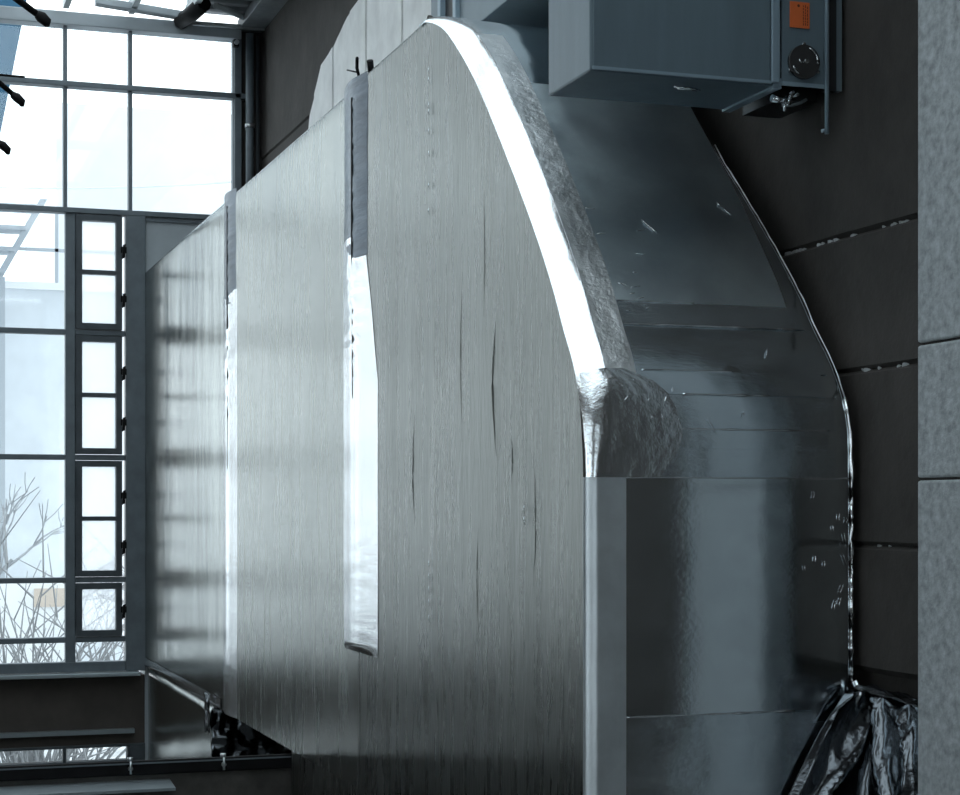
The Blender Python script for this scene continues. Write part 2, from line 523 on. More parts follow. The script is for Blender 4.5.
MB().prism([(1.30, 11.385), (1.95, 11.565), (1.95, 11.64), (1.30, 11.46)], 'z', 5.955, 6.0).build('edge_purlin', 'panel_grey', w3, bevel=0.004)
for y in (9.6, 7.6, 5.6):
    box(SKX0, SKX1, y - 0.05, y + 0.05, ZC - 0.09, ZC - 0.03).build('purlin', 'panel_grey', w3)

tag(MB().tube([(1.93, 11.56, 5.93), (2.40, 11.56, 5.935)], 0.016).build('conduit', 'tube_pale'),
    'pale horizontal conduit under the roof deck at the top of the window', 'conduit')
tag(MB().tube([(2.03, 11.30, 5.985), (2.37, 11.57, 5.967)], 0.022).build('conduit', 'tube_pale'),
    'pale conduit running diagonally across the ribbed roof deck', 'conduit')
tag(MB().tube([(1.86, 11.60, 5.945), (1.90, 11.42, 5.95), (1.95, 11.25, 5.98)], 0.05).build('cable_bundle', 'steel_black'),
    'dark cable bundle crossing the window head below the roof deck', 'cable')

# down pipes in the far corner
dp = empty('downpipe', (2.305, YW - 0.12, ZT + 0.01), 'grey vertical downpipe in the corner right of the far window', 'pipe')
MB().tube([(2.305, YW - 0.10, ZT + 0.01), (2.305, YW - 0.10, 5.9)], 0.026, 12).build('pipe', 'frame_grey', dp)
for z in (5.3, 4.5):
    mb = MB().tube([(2.305, YW - 0.10, z - 0.012), (2.305, YW - 0.10, z + 0.012)], 0.032, 12)
    mb.box(2.297, 2.313, YW - 0.09, YW, z - 0.01, z + 0.01)
    mb.build('clamp', 'bolt_zinc', dp)
tag(MB().tube([(2.368, YW - 0.05, ZT + 0.01), (2.368, YW - 0.05, 5.9)], 0.011, 8).build('conduit', 'frame_dark'),
    'thin dark vertical conduit beside the downpipe in the far corner', 'conduit')
lt = empty('junction_box', (2.40, YW - 0.2, 5.86), 'small junction box with pale cap under the roof corner', 'junction box')
box(2.20, 2.235, YW - 0.10, YW - 0.06, 5.81, 5.855).build('body', 'steel_black', lt)
MB().tube([(2.218, YW - 0.10, 5.834), (2.218, YW - 0.125, 5.834)], 0.015, 10).build('cap', 'tube_pale', lt)

# pale board-marked concrete patch on the wall above the duct
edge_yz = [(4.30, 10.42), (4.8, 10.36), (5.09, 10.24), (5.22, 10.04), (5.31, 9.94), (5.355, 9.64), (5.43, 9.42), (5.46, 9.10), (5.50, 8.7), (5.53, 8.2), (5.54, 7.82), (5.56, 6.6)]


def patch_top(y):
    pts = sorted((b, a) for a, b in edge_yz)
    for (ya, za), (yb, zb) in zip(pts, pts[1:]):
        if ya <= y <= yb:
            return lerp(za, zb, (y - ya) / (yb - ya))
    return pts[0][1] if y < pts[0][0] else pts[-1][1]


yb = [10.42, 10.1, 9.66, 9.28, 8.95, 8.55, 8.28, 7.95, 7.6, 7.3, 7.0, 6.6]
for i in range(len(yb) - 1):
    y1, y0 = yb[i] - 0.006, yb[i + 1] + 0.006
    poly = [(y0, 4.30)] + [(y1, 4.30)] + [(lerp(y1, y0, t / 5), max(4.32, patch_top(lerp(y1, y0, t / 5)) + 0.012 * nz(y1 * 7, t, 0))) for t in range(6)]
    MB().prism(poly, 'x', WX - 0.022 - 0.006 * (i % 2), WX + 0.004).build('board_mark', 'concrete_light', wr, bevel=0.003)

# ------------------------------------------------------------------ the big foil-clad ventilation duct
vd = empty('ventilation_duct', (2.0, 7.5, 0), 'huge foil-clad insulated ventilation duct turning down in an elbow', 'duct')


def clamp(t):
    return min(1, max(0, t))


def corner(c):
    """width across the front and depth down the side of the soft left corner at profile point c = (y, z)"""
    top = clamp((5.42 - c[0]) / 0.3)
    bend = clamp((c[1] - 2.90) / 0.2)
    return lerp(0.02, lerp(0.022, 0.072, bend), top), lerp(0.012, lerp(0.018, 0.030, bend), top)


def corner_inset(c, t):
    """depth of the corner at fraction t of its width: round below the bend, a long soft bevel on it"""
    W, D = corner(c)
    bend = clamp((c[1] - 2.90) / 0.2) * clamp((5.42 - c[0]) / 0.3)
    rnd = 1 - math.sqrt(max(0, 1 - (1 - t) ** 2))
    return D * lerp(rnd, (1 - t) ** 1.9, bend)


def corner_pts(c, off, n=8):
    W, D = corner(c)
    out = []
    for k in range(n):
        t = (k / (n - 1)) ** 1.5
        out.append((A + W * t - off * (1 - t), corner_inset(c, t) - off * t))
    return out


RR = 0.022
prof = [(4.062, 0.0), (4.062, 1.2), (4.062, 2.2), (4.062, 2.6), (4.062, 2.88), (4.068, 3.0), (4.085, 3.085), (4.128, 3.172), (4.195, 3.262), (4.257, 3.357), (4.335, 3.458),
        (4.426, 3.564), (4.527, 3.675), (4.648, 3.802), (4.776, 3.93), (4.910, 4.058), (5.052, 4.172), (5.205, 4.272), (5.38, 4.333), (5.55, 4.345), (6.25, 4.345)]


def catmull(pts, step):
    out = []
    for i in range(len(pts) - 1):
        p0, p1, p2, p3 = (Vector(pts[max(i - 1, 0)]), Vector(pts[i]), Vector(pts[i + 1]), Vector(pts[min(i + 2, len(pts) - 1)]))
        n = max(1, int((p2 - p1).length / step))
        for k in range(n):
            t = k / n
            if n == 1 or (p2 - p1).length > 0.25:
                out.append(p1.lerp(p2, t))
            else:
                out.append(0.5 * ((2 * p1) + (p2 - p0) * t + (2 * p0 - 5 * p1 + 4 * p2 - p3) * t * t + (3 * p1 - p0 - 3 * p2 + p3) * t ** 3))
    out.append(Vector(pts[-1]))
    return out


PC = catmull(prof, 0.03)
PN = []
BULGE = 0.010      # the lagging swells a little over the bend
for i in range(len(PC)):
    d = (PC[min(i + 1, len(PC) - 1)] - PC[max(i - 1, 0)]).normalized()
    PN.append(Vector((-d.y, d.x)))      # outward (towards -Y, +Z)
PC = [c + n * BULGE * min(1, max(0, (c.y - 2.95) / 0.25)) * min(1, max(0, (5.6 - c.x) / 0.5)) for c, n in zip(PC, PN)]


def x_right(z):
    return XR - 0.085 * min(1, max(0, (z - 3.0) / 0.8))


def cross(i, off=0.0, x_from=None, x_to=None, n=26, ripple=0.0):
    """points across the curved front at profile station i; off = proud of the surface"""
    c, nn = PC[i], PN[i]
    xr = x_right(c.y)
    out = []
    pts = corner_pts(c, off)
    x0 = pts[-1][0]
    for k in range(1, n):
        pts.append((lerp(x0, xr - RR, k / n), -off))
    for k in range(5):
        a = k / 4 * math.pi / 2
        pts.append((xr - RR + (RR + off) * math.sin(a), RR - (RR + off) * math.cos(a)))
    for (x, inset) in pts:
        w = ripple * (nz(x * 5, c.y * 9, c.x * 9) + 0.5 * nz(x * 13, c.y * 17, 4)) if inset <= 0.001 else 0
        q = c - nn * (inset - w)
        out.append((x, q.x, q.y))
    return out


def station(z):
    return min(range(len(PC)), key=lambda i: abs(PC[i].y - z))


# elbow skin: curved front and top
rows = [cross(i, ripple=0.0006 + 0.002 * min(1, max(0, (PC[i].y - 2.9) / 0.3))) for i in range(len(PC))]
mb = MB().grid(rows)
# left side of the elbow, from the soft edge back to the joint
side = []
yback = 6.25
for i, c in enumerate(PC):
    e = c - PN[i] * corner(c)[1]
    if e.y > ZT - 0.012 or e.x > 5.35:
        break
    side.append(e)
nzr = []
zmax = ZT - 0.012
zz = [0.0, 0.6, 1.2] + [1.5 + 0.04 * k for k in range(int((zmax - 1.5) / 0.04) + 1)] + [zmax]


def y_front(z):
    best = PC[0].x + 0.010
    for i in range(len(PC) - 1):
        a, b = PC[i] - PN[i] * corner(PC[i])[1], PC[i + 1] - PN[i + 1] * corner(PC[i + 1])[1]
        if (a.y - z) * (b.y - z) <= 0 and abs(b.y - a.y) > 1e-6:
            best = lerp(a.x, b.x, (z - a.y) / (b.y - a.y))
    return best


def puff(y, z, y0, y1, z0, z1, amp):
    """soft unevenness of lagging, dying out at its edges"""
    e = min(1, (y - y0) / 0.35, (y1 - y) / 0.35, (z - z0) / 0.15, (z1 - z) / 0.15)
    e = max(0, e)
    e = e * e * (3 - 2 * e)
    v = 0.55 * nz(y * 1.5, z * 0.8, 7) + 0.35 * nz(y * 5, z * 1.1, 2) + 0.22 * nz(y * 14, z * 1.6, 5)
    return -amp * e * v


NCO = 70
rows = []
for z in zz:
    yf = y_front(z)
    if z >= zmax - 1e-6:
        yf = 5.40
    rows.append([(A + puff(y, z, yf, yback, -1, ZT, 0.006), y, z) for y in [lerp(yf, yback, k / NCO) for k in range(NCO + 1)]])
mb.grid(rows)
# small fillet between side and flat top
rows = []
for k in range(5):
    a = k / 4 * math.pi / 2
    rows.append([(A + 0.012 - 0.012 * math.cos(a), y, ZT - 0.012 + 0.012 * math.sin(a) + 0.003 * (k > 0)) for y in [5.40 + 0.05 * j for j in range(18)]])
mb.grid(rows)
# right side, back and riser
right = [(XR - 0.001, yback, 0.0)]
b = len(mb.v)
idx = []
for i, c in enumerate(PC):
    e = c - PN[i] * RR
    mb.v.append((x_right(c.y), e.x, e.y))
    mb.v.append((x_right(c.y), yback, min(c.y, ZT)))
for i in range(len(PC) - 1):
    mb.f.append((b + 2 * i, b + 2 * i + 1, b + 2 * i + 3, b + 2 * i + 2))
    mb.sm.append(True)
elbow = mb.build('elbow', 'foil_front', vd, recalc=False)
# side skin takes the darkest foil copy, standing in for weaker reflected daylight
elbow.data.materials.append(M['foil_shaded_elbow'])
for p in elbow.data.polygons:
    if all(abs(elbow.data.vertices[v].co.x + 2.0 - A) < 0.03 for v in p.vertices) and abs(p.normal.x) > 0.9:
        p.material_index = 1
# riser below the horizontal run, behind the elbow
rows = [[(A, y, z) for y in [lerp(6.25, 7.35, k / 10) for k in range(11)]] for z in [0, 0.5, 1.0, 1.4, ZB]]
mb = MB().grid(rows)
mb.grid([[(A, 7.35, 0), (XR, 7.35, 0)], [(A, 7.35, ZB), (XR, 7.35, ZB)]])
mb.grid([[(XR, 6.25, 0), (XR, 7.35, 0)], [(XR, 6.25, ZB), (XR, 7.35, ZB)]])
mb.build('riser', 'foil_shaded_elbow', vd)


def section(name, y0, y1, dx, facing):
    mb = MB()
    ny_, nz_ = max(20, int((y1 - y0) / 0.035)), 66
    sec = []
    r = 0.03
    for k in range(nz_ + 1):
        sec.append((0, lerp(ZB + 0.0, ZT - r, k / nz_)))
    for k in range(1, 5):
        a = k / 4 * math.pi / 2
        sec.append((r - r * math.cos(a), ZT - r + r * math.sin(a)))
    sec += [(XR - A, ZT), (XR - A, ZB), (0.0, ZB)]
    rows = []
    for (sx, z) in sec:
        rows.append([(A + dx + sx + (puff(y, z, y0, y1, ZB, ZT, 0.006) if sx == 0 else 0), y, z) for y in [lerp(y0, y1, k / ny_) for k in range(ny_ + 1)]])
    mb.grid(rows)
    return mb.build(name, facing, vd)


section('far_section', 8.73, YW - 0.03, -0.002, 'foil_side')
section('middle_section', 6.25, 8.73, -0.001, 'foil_shaded_middle')


def joint_tape(y0, y1, z0, z1, bulge, name='joint_tape', top=True):
    """rounded bandage of shiny tape over a flanged joint: bulges, wrinkles across"""
    rows = []
    n = 16
    zs_ = [lerp(z0, z1, k / 120) for k in range(121)]
    for z in zs_:
        row = []
        ya = lerp(y0, lerp(y0, y1, 0.32), clamp((z - 3.25) / 0.45) if z0 > ZB + 0.01 else 0)
        for k in range(n + 1):
            t = k / n
            h = bulge * math.sin(math.pi * t) ** 2
            upper = min(1, max(0, (z - 3.2) / 0.6))
            mid = max(0, 1 - abs(z - 3.5) / 0.32)
            h += (0.0010 + 0.003 * upper + 0.006 * mid) * nz(t * 1.2, z * 42, y0) * math.sin(math.pi * t) + 0.0055 * math.sin(math.pi * t) ** 0.35
            if z - z0 < 0.02 and z0 > ZB + 0.01:
                h *= (z - z0) / 0.02
            row.append((A - 0.0015 - h, lerp(ya, y1, t) + 0.006 * nz(z * 6, t * 2, y1) * (1 if k in (0, n) else 0.3), z))
        rows.append(row)
    if top:
        for (xx, z) in ((A + 0.02, ZT + 0.022), (A + 0.12, ZT + 0.024), (XR, ZT + 0.02)):
            rows.append([(xx, lerp(y0, y1, k / n), z - 0.018 * (1 - math.sin(math.pi * k / n))) for k in range(n + 1)])
    return MB().grid(rows).build(name, 'alu_tape', vd)


jt1 = joint_tape(8.54, 8.90, ZB + 0.002, 3.86, 0.012, top=False)
jt2 = joint_tape(5.99, 6.47, 2.29, 3.78, 0.016, top=False)
# duller wrinkled overlay on the upper part of each joint
for (y0, y1, z0, z1, bulge, t) in ((8.56, 8.88, 3.80, 4.345, 0.012, jt1), (6.13, 6.46, 3.70, 4.345, 0.014, jt2)):
    rows = []
    for k in range(61):
        z = lerp(z0, z1, k / 60)
        row = []
        for j in range(9):
            u = j / 8
            yy = lerp(y0, y1, u) + 0.012 * nz(z * 9, u, y0)
            row.append((A - 0.0005 - 0.008 * math.sin(math.pi * u) ** 0.4 - bulge * math.sin(math.pi * u) ** 2 - 0.003 * nz(u * 2, z * 45, 1) * math.sin(math.pi * u), yy, z))
        rows.append(row)
    MB().grid(rows).build('overlay', 'dull_tape', t)
for (y, zc, zh, t, d) in ((8.70, 3.98, 0.30, jt1, .0215), (8.70, 3.30, 0.30, jt1, .019), (6.27, 3.98, 0.30, jt2, .0235), (6.26, 3.36, 0.16, jt2, .0225)):
    MB().prism([(y - 0.002, zc - zh), (y + 0.002, zc - zh), (y + 0.004, zc), (y + 0.002, zc + zh), (y - 0.002, zc + zh), (y - 0.004, zc)], 'x', A - d - 0.001, A - d + 0.012).build('tape_gap', 'rubber_black', t)
# tie ends sticking up at the joint
MB().tube([(A + 0.02, 6.30, ZT), (A + 0.0, 6.28, ZT + 0.05), (A - 0.02, 6.2, ZT + 0.065)], 0.006, 6).build('tie_wire', 'steel_black', vd)
MB().tube([(A + 0.0, 6.28, ZT + 0.035), (A, 6.42, ZT + 0.075)], 0.003, 5).build('tie_wire', 'steel_black', vd)
MB().tube([(A + .01, 6.12, ZT + 0.0), (A + 0.0, 6.1, ZT + 0.035)], 0.012, 6).build('flange_clip', 'steel_black', vd)
MB().tube([(A + 0.02, 5.46, ZT + 0.0), (A + 0.02, 5.44, ZT + 0.018)], 0.010, 6).build('flange_clip', 'steel_brown', vd)

# corner tape along the curved left edge, wrapped around the soft corner
def strip(i0, i1, x_lo, x_hi, off, name, material, ripple=0.0, a0=0, nx=16):
    rows = []
    for i in range(i0, i1 + 1):
        c, nn = PC[i], PN[i]
        row = []
        if x_lo <= A + 1e-6:
            cp = corner_pts(c, off, 12)[a0:]
            for (x, ins) in cp:
                w = ripple * (nz(x * 12, c.y * 10, c.x * 10) + 0.5 * nz(x * 40, c.y * 24, c.x * 24))
                q = c - nn * (ins - w)
                row.append((x, q.x, q.y))
            xs_ = [lerp(cp[-1][0], max(x_hi, cp[-1][0] + 0.01), k / nx) for k in range(1, nx + 1)]
        else:
            xs_ = [lerp(x_lo, x_hi, k / nx) for k in range(nx + 1)]
        for x in xs_:
            w = ripple * (nz(x * 12, c.y * 10, c.x * 10) + 0.5 * nz(x * 40, c.y * 24, c.x * 24))
            q = c + nn * (off + w)
            row.append((x, q.x, q.y))
        rows.append(row)
    return MB().grid(rows).build(name, material, vd)


i288 = station(2.885)
i_top = next(i for i, c in enumerate(PC) if c.x > 5.45)
strip(station(2.885), i_top, A, A + 0.08, 0.006, 'corner_tape', 'alu_tape', ripple=0.0014, a0=0)
strip(station(3.13), i_top - 14, A + 0.06, A + 0.14, 0.0072, 'tape_lap', 'alu_crinkled', ripple=0.0016, nx=24)
strip(station(0.0), i288, A, A + 0.098, 0.006, 'corner_tape', 'satin_tape', ripple=0.0008, a0=0)
# lapped foil bands round the bend
zb_ = [2.885, 2.96, 3.02, 3.085, 3.15, 3.265, 3.335]
for k in range(len(zb_) - 1):
    strip(station(zb_[k]), station(zb_[k + 1]) + 0, A + 0.10, x_right(3.2) - 0.03 - 0.02 * (k % 2), 0.0015 + 0.0015 * (k % 2), 'foil_band', 'foil_band', ripple=0.0010, nx=30)
# smooth sheet over the upper slope
strip(station(3.335), station(4.03), A + 0.11, x_right(3.8) - 0.02, 0.0035, 'slope_sheet', 'foil_slope', ripple=0.0015, nx=30)
# crinkled patch at the knuckle
rows = []
i0, i1 = station(2.885), station(3.16)
for i in range(i0, i1 + 1):
    c, nn = PC[i], PN[i]
    W, D = corner(c)
    t = (i - i0) / (i1 - i0)
    xe = A + 0.11 + 0.14 * math.sin(math.pi * min(1, 0.12 + 0.88 * t)) ** 0.6
    row = []
    for k in range(27):
        x = lerp(A + 0.001, xe, k / 26)
        ins = corner_inset(c, min(1, (x - A) / W))
        w = 0.0072 + 0.0022 * abs(nz(x * 22, c.y * 12, c.x * 12)) + 0.0015 * abs(nz(x * 45, c.y * 34, 9))
        q = c - nn * (ins - w)
        row.append((x, q.x, q.y))
    rows.append(row)
MB().grid(rows).build('crinkled_patch', 'foil_crinkled', vd)
# lower collar of foil round the riser
strip(station(0.0), station(2.27), A + 0.099, XR - 0.03, 0.0025, 'foil_collar', 'foil_band', ripple=0.001, nx=30)
strip(station(2.25), station(2.29), A + 0.09, XR - 0.12, 0.0045, 'collar_tape', 'foil_band', ripple=0.001, nx=30)
# bright ragged tape edge along the right corner
def edge_bead(z0, z1, r, m):
    pts, rad = [], []
    for i in range(station(z0), station(z1) + 1):
        c, nn = PC[i], PN[i]
        q = c - nn * 0.004
        pts.append((x_right(c.y) - 0.002 + 0.003 * nz(c.y * 22, c.x * 22, 3), q.x, q.y))
        rad.append(max(0.0012, r * (1 + 0.9 * nz(c.y * 35, c.x * 30, 8))))
    MB().tube(pts, rad, 7).build('edge_tape', m, vd)


edge_bead(2.36, 3.10, 0.0055, 'alu_tape')
edge_bead(3.10, 3.85, 0.0016, 'satin_tape')
# raised lap edges of the foil bands
for (z, x0, x1, rr_) in ((2.885, 1.74, 2.36, .0012), (3.02, 1.75, 2.30, .0013), (3.085, 1.90, 2.14, .0014), (3.15, 1.80, 2.05, .0010), (3.265, 1.75, 2.27, .0016), (3.335, 1.75, 2.0, .0011), (2.285, 1.74, 2.2, .0013)):
    i = station(z)
    c, nn = PC[i], PN[i]
    pts, rad = [], []
    for k in range(41):
        x = lerp(x0, x1, k / 40)
        q = c + nn * (0.0045 + 0.001 * nz(x * 30, z * 9, 2))
        pts.append((x, q.x, q.y))
        rad.append(max(0.0003, 1.7 * rr_ * (1 + 1.1 * nz(x * 24, z * 40, 5))))
    MB().tube(pts, rad, 6).build('lap_edge', 'alu_tape', vd)
# stray wrinkles standing up in the foil
rw = random.Random(21)
spots = [(rw.uniform(1.78, 1.92), rw.uniform(3.30, 3.62), rw.uniform(-.3, .3), 1) for _ in range(12)] + [(rw.uniform(1.70, 1.88), rw.uniform(2.90, 3.12), rw.uniform(0.4, 2.4), 1) for _ in range(16)] \
    + [(rw.uniform(2.22, 2.35), rw.uniform(2.55, 2.85), rw.uniform(1.2, 1.9), 1) for _ in range(12)] + [(1.97, 3.01, 2.1, 2), (2.06, 3.04, 1.3, 1.3), (2.16, 3.20, 1.1, 1), (1.95, 3.55, 2.2, 1.6), (2.2, 3.62, 2.2, 1.6)]
for (x, z, a, ln) in spots:
    L_ = ln * rw.uniform(0.012, 0.035)
    pts = []
    for k in range(5):
        u = (k / 4 - 0.5) * L_
        xx, zz_ = x + u * math.cos(a), z + u * math.sin(a)
        i = min(range(len(PC) - 1), key=lambda q: abs(PC[q].y - zz_))
        c = PC[i] + (PC[i + 1] - PC[i]) * ((zz_ - PC[i].y) / max(1e-4, (PC[i + 1].y - PC[i].y)))
        q = c + PN[i] * 0.0065
        pts.append((xx + 0.003 * nz(xx * 60, zz_ * 60, 1), q.x, q.y))
    MB().tube(pts, [0.0003, 0.0010, 0.0013, 0.0010, 0.0003], 5).build('wrinkle', 'alu_tape', vd)
# bottom edge tape of the far section
mb = MB()
for k in range(1):
    rows = []
    for j in range(31):
        y = lerp(8.95, YW - 0.05, j / 30)
        rows.append([(A - 0.006, y, ZB + 0.055 + 0.006 * nz(y * 4, 1, 1)), (A - 0.008 - 0.001 * nz(y * 9, 2, 2), y, ZB + 0.025), (A - 0.0075, y, ZB + 0.002), (A + 0.05, y, ZB - 0.008)])
    mb.grid(rows)
mb.build('bottom_tape', 'alu_tape', vd)
# creases, slits and stitched tears in the side facing
for (y, z0, z1, bow, r) in [(4.74, 2.95, 3.34, 0.03, .004), (4.62, 2.88, 3.0, -.01, .003), (5.55, 2.75, 3.1, .02, .003), (4.45, 2.6, 2.95, -.02, .0025),
                            (4.9, 2.45, 2.75, .012, .0025), (5.05, 3.0, 3.5, .015, .002), (4.85, 3.35, 3.7, -.012, .002), (7.05, 2.9, 3.6, 0.01, .002)]:
    pts = [(A + 0.0005 + puff(y, lerp(z0, z1, t / 10), 4.1, 6.25, -1, ZT, 0.006), y + bow * math.sin(math.pi * t / 10) + 0.006 * nz(y, t, 3), lerp(z0, z1, t / 10)) for t in range(11)]
    MB().tube(pts, [max(0.0008, r * math.sin(math.pi * (t + .3) / 10.6)) for t in range(11)], 6).build('crease', 'foil_shaded_elbow', vd)
for (y, za) in [(5.37, (4.16, 4.13, 4.05, 4.03, 3.97, 3.90, 3.80, 3.72, 2.62, 2.58, 2.54, 2.50, 2.45)), (4.50, (2.79, 2.76))]:
    for z in za:
        MB().tube([(A - 0.004, y + 0.004 * nz(z, 1, 1), z), (A - 0.0075, y, z + 0.012), (A - 0.004, y + 0.003, z + 0.024)], [0.0008, 0.0019, 0.0008], 6).build('staple', 'chrome', vd)

# ------------------------------------------------------------------ lower duct under the far section, with a black plastic end cover
ld = empty('lower_duct', (2.0, 10.4, 0), 'lower foil-clad duct under the far section next to the window pier', 'duct')
rows = []
for (x, z) in [(1.655, 0.0), (1.655, 0.8)] + [(1.655, lerp(1.1, 1.786, k / 12)) for k in range(13)] + [(2.36, 1.786), (2.36, 0.0)]:
    rows.append([(x + (0.008 * nz(y * 2.2, z * 2, 8) if x < 2 and z < 1.78 else 0), y, z) for y in [lerp(9.25, YW - 0.03, k / 30) for k in range(31)]])
MB().grid(rows).build('side_skin', 'foil_side', ld)
box(1.67, 2.35, 9.245, 9.26, 0, 1.78).build('end_plate', 'dark_foil', ld)


def crumple(u0, u1, v0, v1, nu, nv, fn):
    return [[fn(lerp(u0, u1, i / nu), lerp(v0, v1, j / nv)) for i in range(nu + 1)] for j in range(nv + 1)]


cv = empty('plastic_cover', (2.0, 9.2, 0), 'crumpled shiny black plastic cover over the end of the lower duct', 'plastic sheet')


def f_cover(x, z):
    d = 0.06 * abs(nz(x * 9, z * 9, 1)) + 0.05 * abs(nz(x * 20, z * 15, 4)) + 0.015 * abs(nz(x * 50, z * 40, 2))
    return (x + 0.012 * nz(z * 12, x * 9, 3), 9.225 - d, z)


MB().grid(crumple(1.632, 2.34, 0.0, 1.782, 44, 90, f_cover)).build('end_sheet', 'dark_foil', cv, solid=0.002, offs=0)


def f_flap(s, z):
    a = 0.02 * nz(s * 30, z * 25, 6)
    return (1.628 - 0.012 + a * 0.4 - 0.02 * s * 4, 9.16 + 0.28 * s * 3 + a, z + 0.02 * nz(s * 14, z * 9, 2))


MB().grid(crumple(0.0, 0.12, 1.66, 1.86, 10, 16, f_flap)).build('side_flap', 'dark_foil', cv, solid=0.002, offs=0)

# ------------------------------------------------------------------ black steel beam crossing under the duct
sb = empty('steel_beam', (-1.3, 7.45, 0), 'black horizontal steel beam with bolts crossing in front of the window wall', 'beam')
box(XL + 0.01, 2.40, 7.44, 7.462, 1.712, 1.772).build('top_channel', 'steel_black', sb, bevel=0.006)
box(XL + 0.01, 2.40, 7.437, 7.443, 1.758, 1.764).build('channel_lip', 'frame_grey', sb)
box(XL + 0.01, 2.40, 7.46, 7.53, 1.45, 1.712).build('web', 'steel_brown', sb)
MB().prism([(7.30, 1.676), (7.46, 1.690), (7.46, 1.678), (7.30, 1.664)], 'x', XL + 0.01, 1.15).build('cover_strip', 'sill_metal', sb)
for x in (0.15, 0.987, 1.371):
    MB().tube([(x, 7.45, 1.772), (x, 7.45, 1.786)], 0.012, 6).tube([(x, 7.428, 1.742), (x, 7.44, 1.742)], 0.010, 8).tube([(x, 7.428, 1.772), (x, 7.428, 1.72)], 0.005, 6).build('bolt', 'bolt_zinc', sb)
for x in (-4.8, -2.2, 0.2):
    box(x - 0.06, x + 0.06, 7.46, 7.53, 0, 1.45).build('post', 'steel_brown', sb)

# ------------------------------------------------------------------ sheet of dark plastic at the foot of the elbow, by the pilaster
ps = empty('plastic_sheet', (2.33, 3.99, 0), 'crumpled dark shiny sheeting bunched between the elbow foot and the pilaster', 'plastic sheet')


def f_sheet(u, v):
    # u across 0..1, v down 0..1; folds radiate from the upper right
    z = 2.345 - 2.345 * v * 0.62
    xl = lerp(2.345, 1.98, min(1, v * 2.2) ** 0.8)
    x = lerp(xl, 2.405, u)
    ang = math.atan2(2.44 - z, 2.47 - x)
    rad = math.hypot(2.44 - z, 2.47 - x)
    fold = abs(math.sin(ang * 9 + 1.6 * nz(rad * 4, ang * 3, 2)))
    d = 0.012 + 0.035 * (1 - fold) ** 2 * min(1, rad * 4) + 0.03 * v + 0.008 * abs(nz(x * 30, z * 14, 3))
    if u < 0.12:
        d *= 0.3 + 0.7 * u / 0.12
    return (x, 4.045 - d, z)


MB().grid(crumple(0, 1, 0, 1, 60, 90, f_sheet)).build('draped_sheet', 'dark_foil', ps, solid=0.002, offs=0)
def f_wallside(u, v):
    y = lerp(3.68, 4.06, u)
    z = 2.34 - 1.6 * v + 0.02 * nz(u * 5, 1, 1)
    fold = abs(math.sin(u * 11 + v * 9 + 1.8 * nz(u * 4, v * 6, 2)))
    return (2.402 - 0.03 * (1 - fold) ** 2 - 0.012 * abs(nz(u * 14, v * 22, 5)) - 0.02 * v, y, z)


MB().grid(crumple(0, 1, 0, 1, 50, 90, f_wallside)).build('wall_side_sheet', 'dark_foil', ps, solid=0.002, offs=0)
MB().grid(crumple(0, 1, 0, 1, 14, 8, lambda u, v: (lerp(2.35, 2.407, u), lerp(3.70, 4.03, v), 2.352 + 0.015 * nz(u * 6, v * 6, 1) - 0.02 * (1 - v)))).build('upper_fold', 'black_plastic', ps, solid=0.002, offs=0)
MB().tube([(2.362, 4.04, 2.365), (2.372, 4.03, 2.335), (2.362, 4.03, 2.30)], [0.008, 0.014, 0.006], 7).build('bunched_edge', 'foil_crinkled', ps)

# ------------------------------------------------------------------ wall-hung air handling unit
UX0, UX1, UY0, UY1, UZ = 1.681, 2.208, 4.15, 4.445, 3.892
un = empty('air_handling_unit', (2.04, 4.3, UZ), 'blue-grey metal air handling unit hung above the elbow with orange label', 'air handler')
box(UX0, UX1, UY0, UY1, UZ, 4.95).build('casing', 'unit_paint', un, bevel=0.005)
box(UX0 + 0.006, UX1 - 0.03, UY0 - 0.006, UY0, UZ + 0.008, 4.9).build('front_panel', 'unit_paint', un, bevel=0.003)
box(UX1 - 0.028, UX1 - 0.004, UY0 - 0.010, UY0, UZ + 0.006, 4.9).build('corner_post', 'unit_edge', un, bevel=0.003)
box(UX0 + 0.004, UX1 - 0.03, UY0 - 0.009, UY0 - 0.005, UZ + 0.002, UZ + 0.010).build('edge_trim', 'unit_edge', un)
box(UX1 - 0.02, UX1 + 0.004, UY0, UY1, UZ - 0.006, UZ + 0.02).build('bottom_rail', 'unit_edge', un)
# light scratches underneath
for (x, y, l) in ((1.95, 4.24, .07), (1.965, 4.255, .06), (1.98, 4.245, .05)):
    MB().tube([(x, y, UZ - 0.001), (x + l * .6, y - .006, UZ - 0.002), (x + l, y + .006, UZ - 0.001)], 0.0022, 5).build('foil_scrap', 'chrome', un)
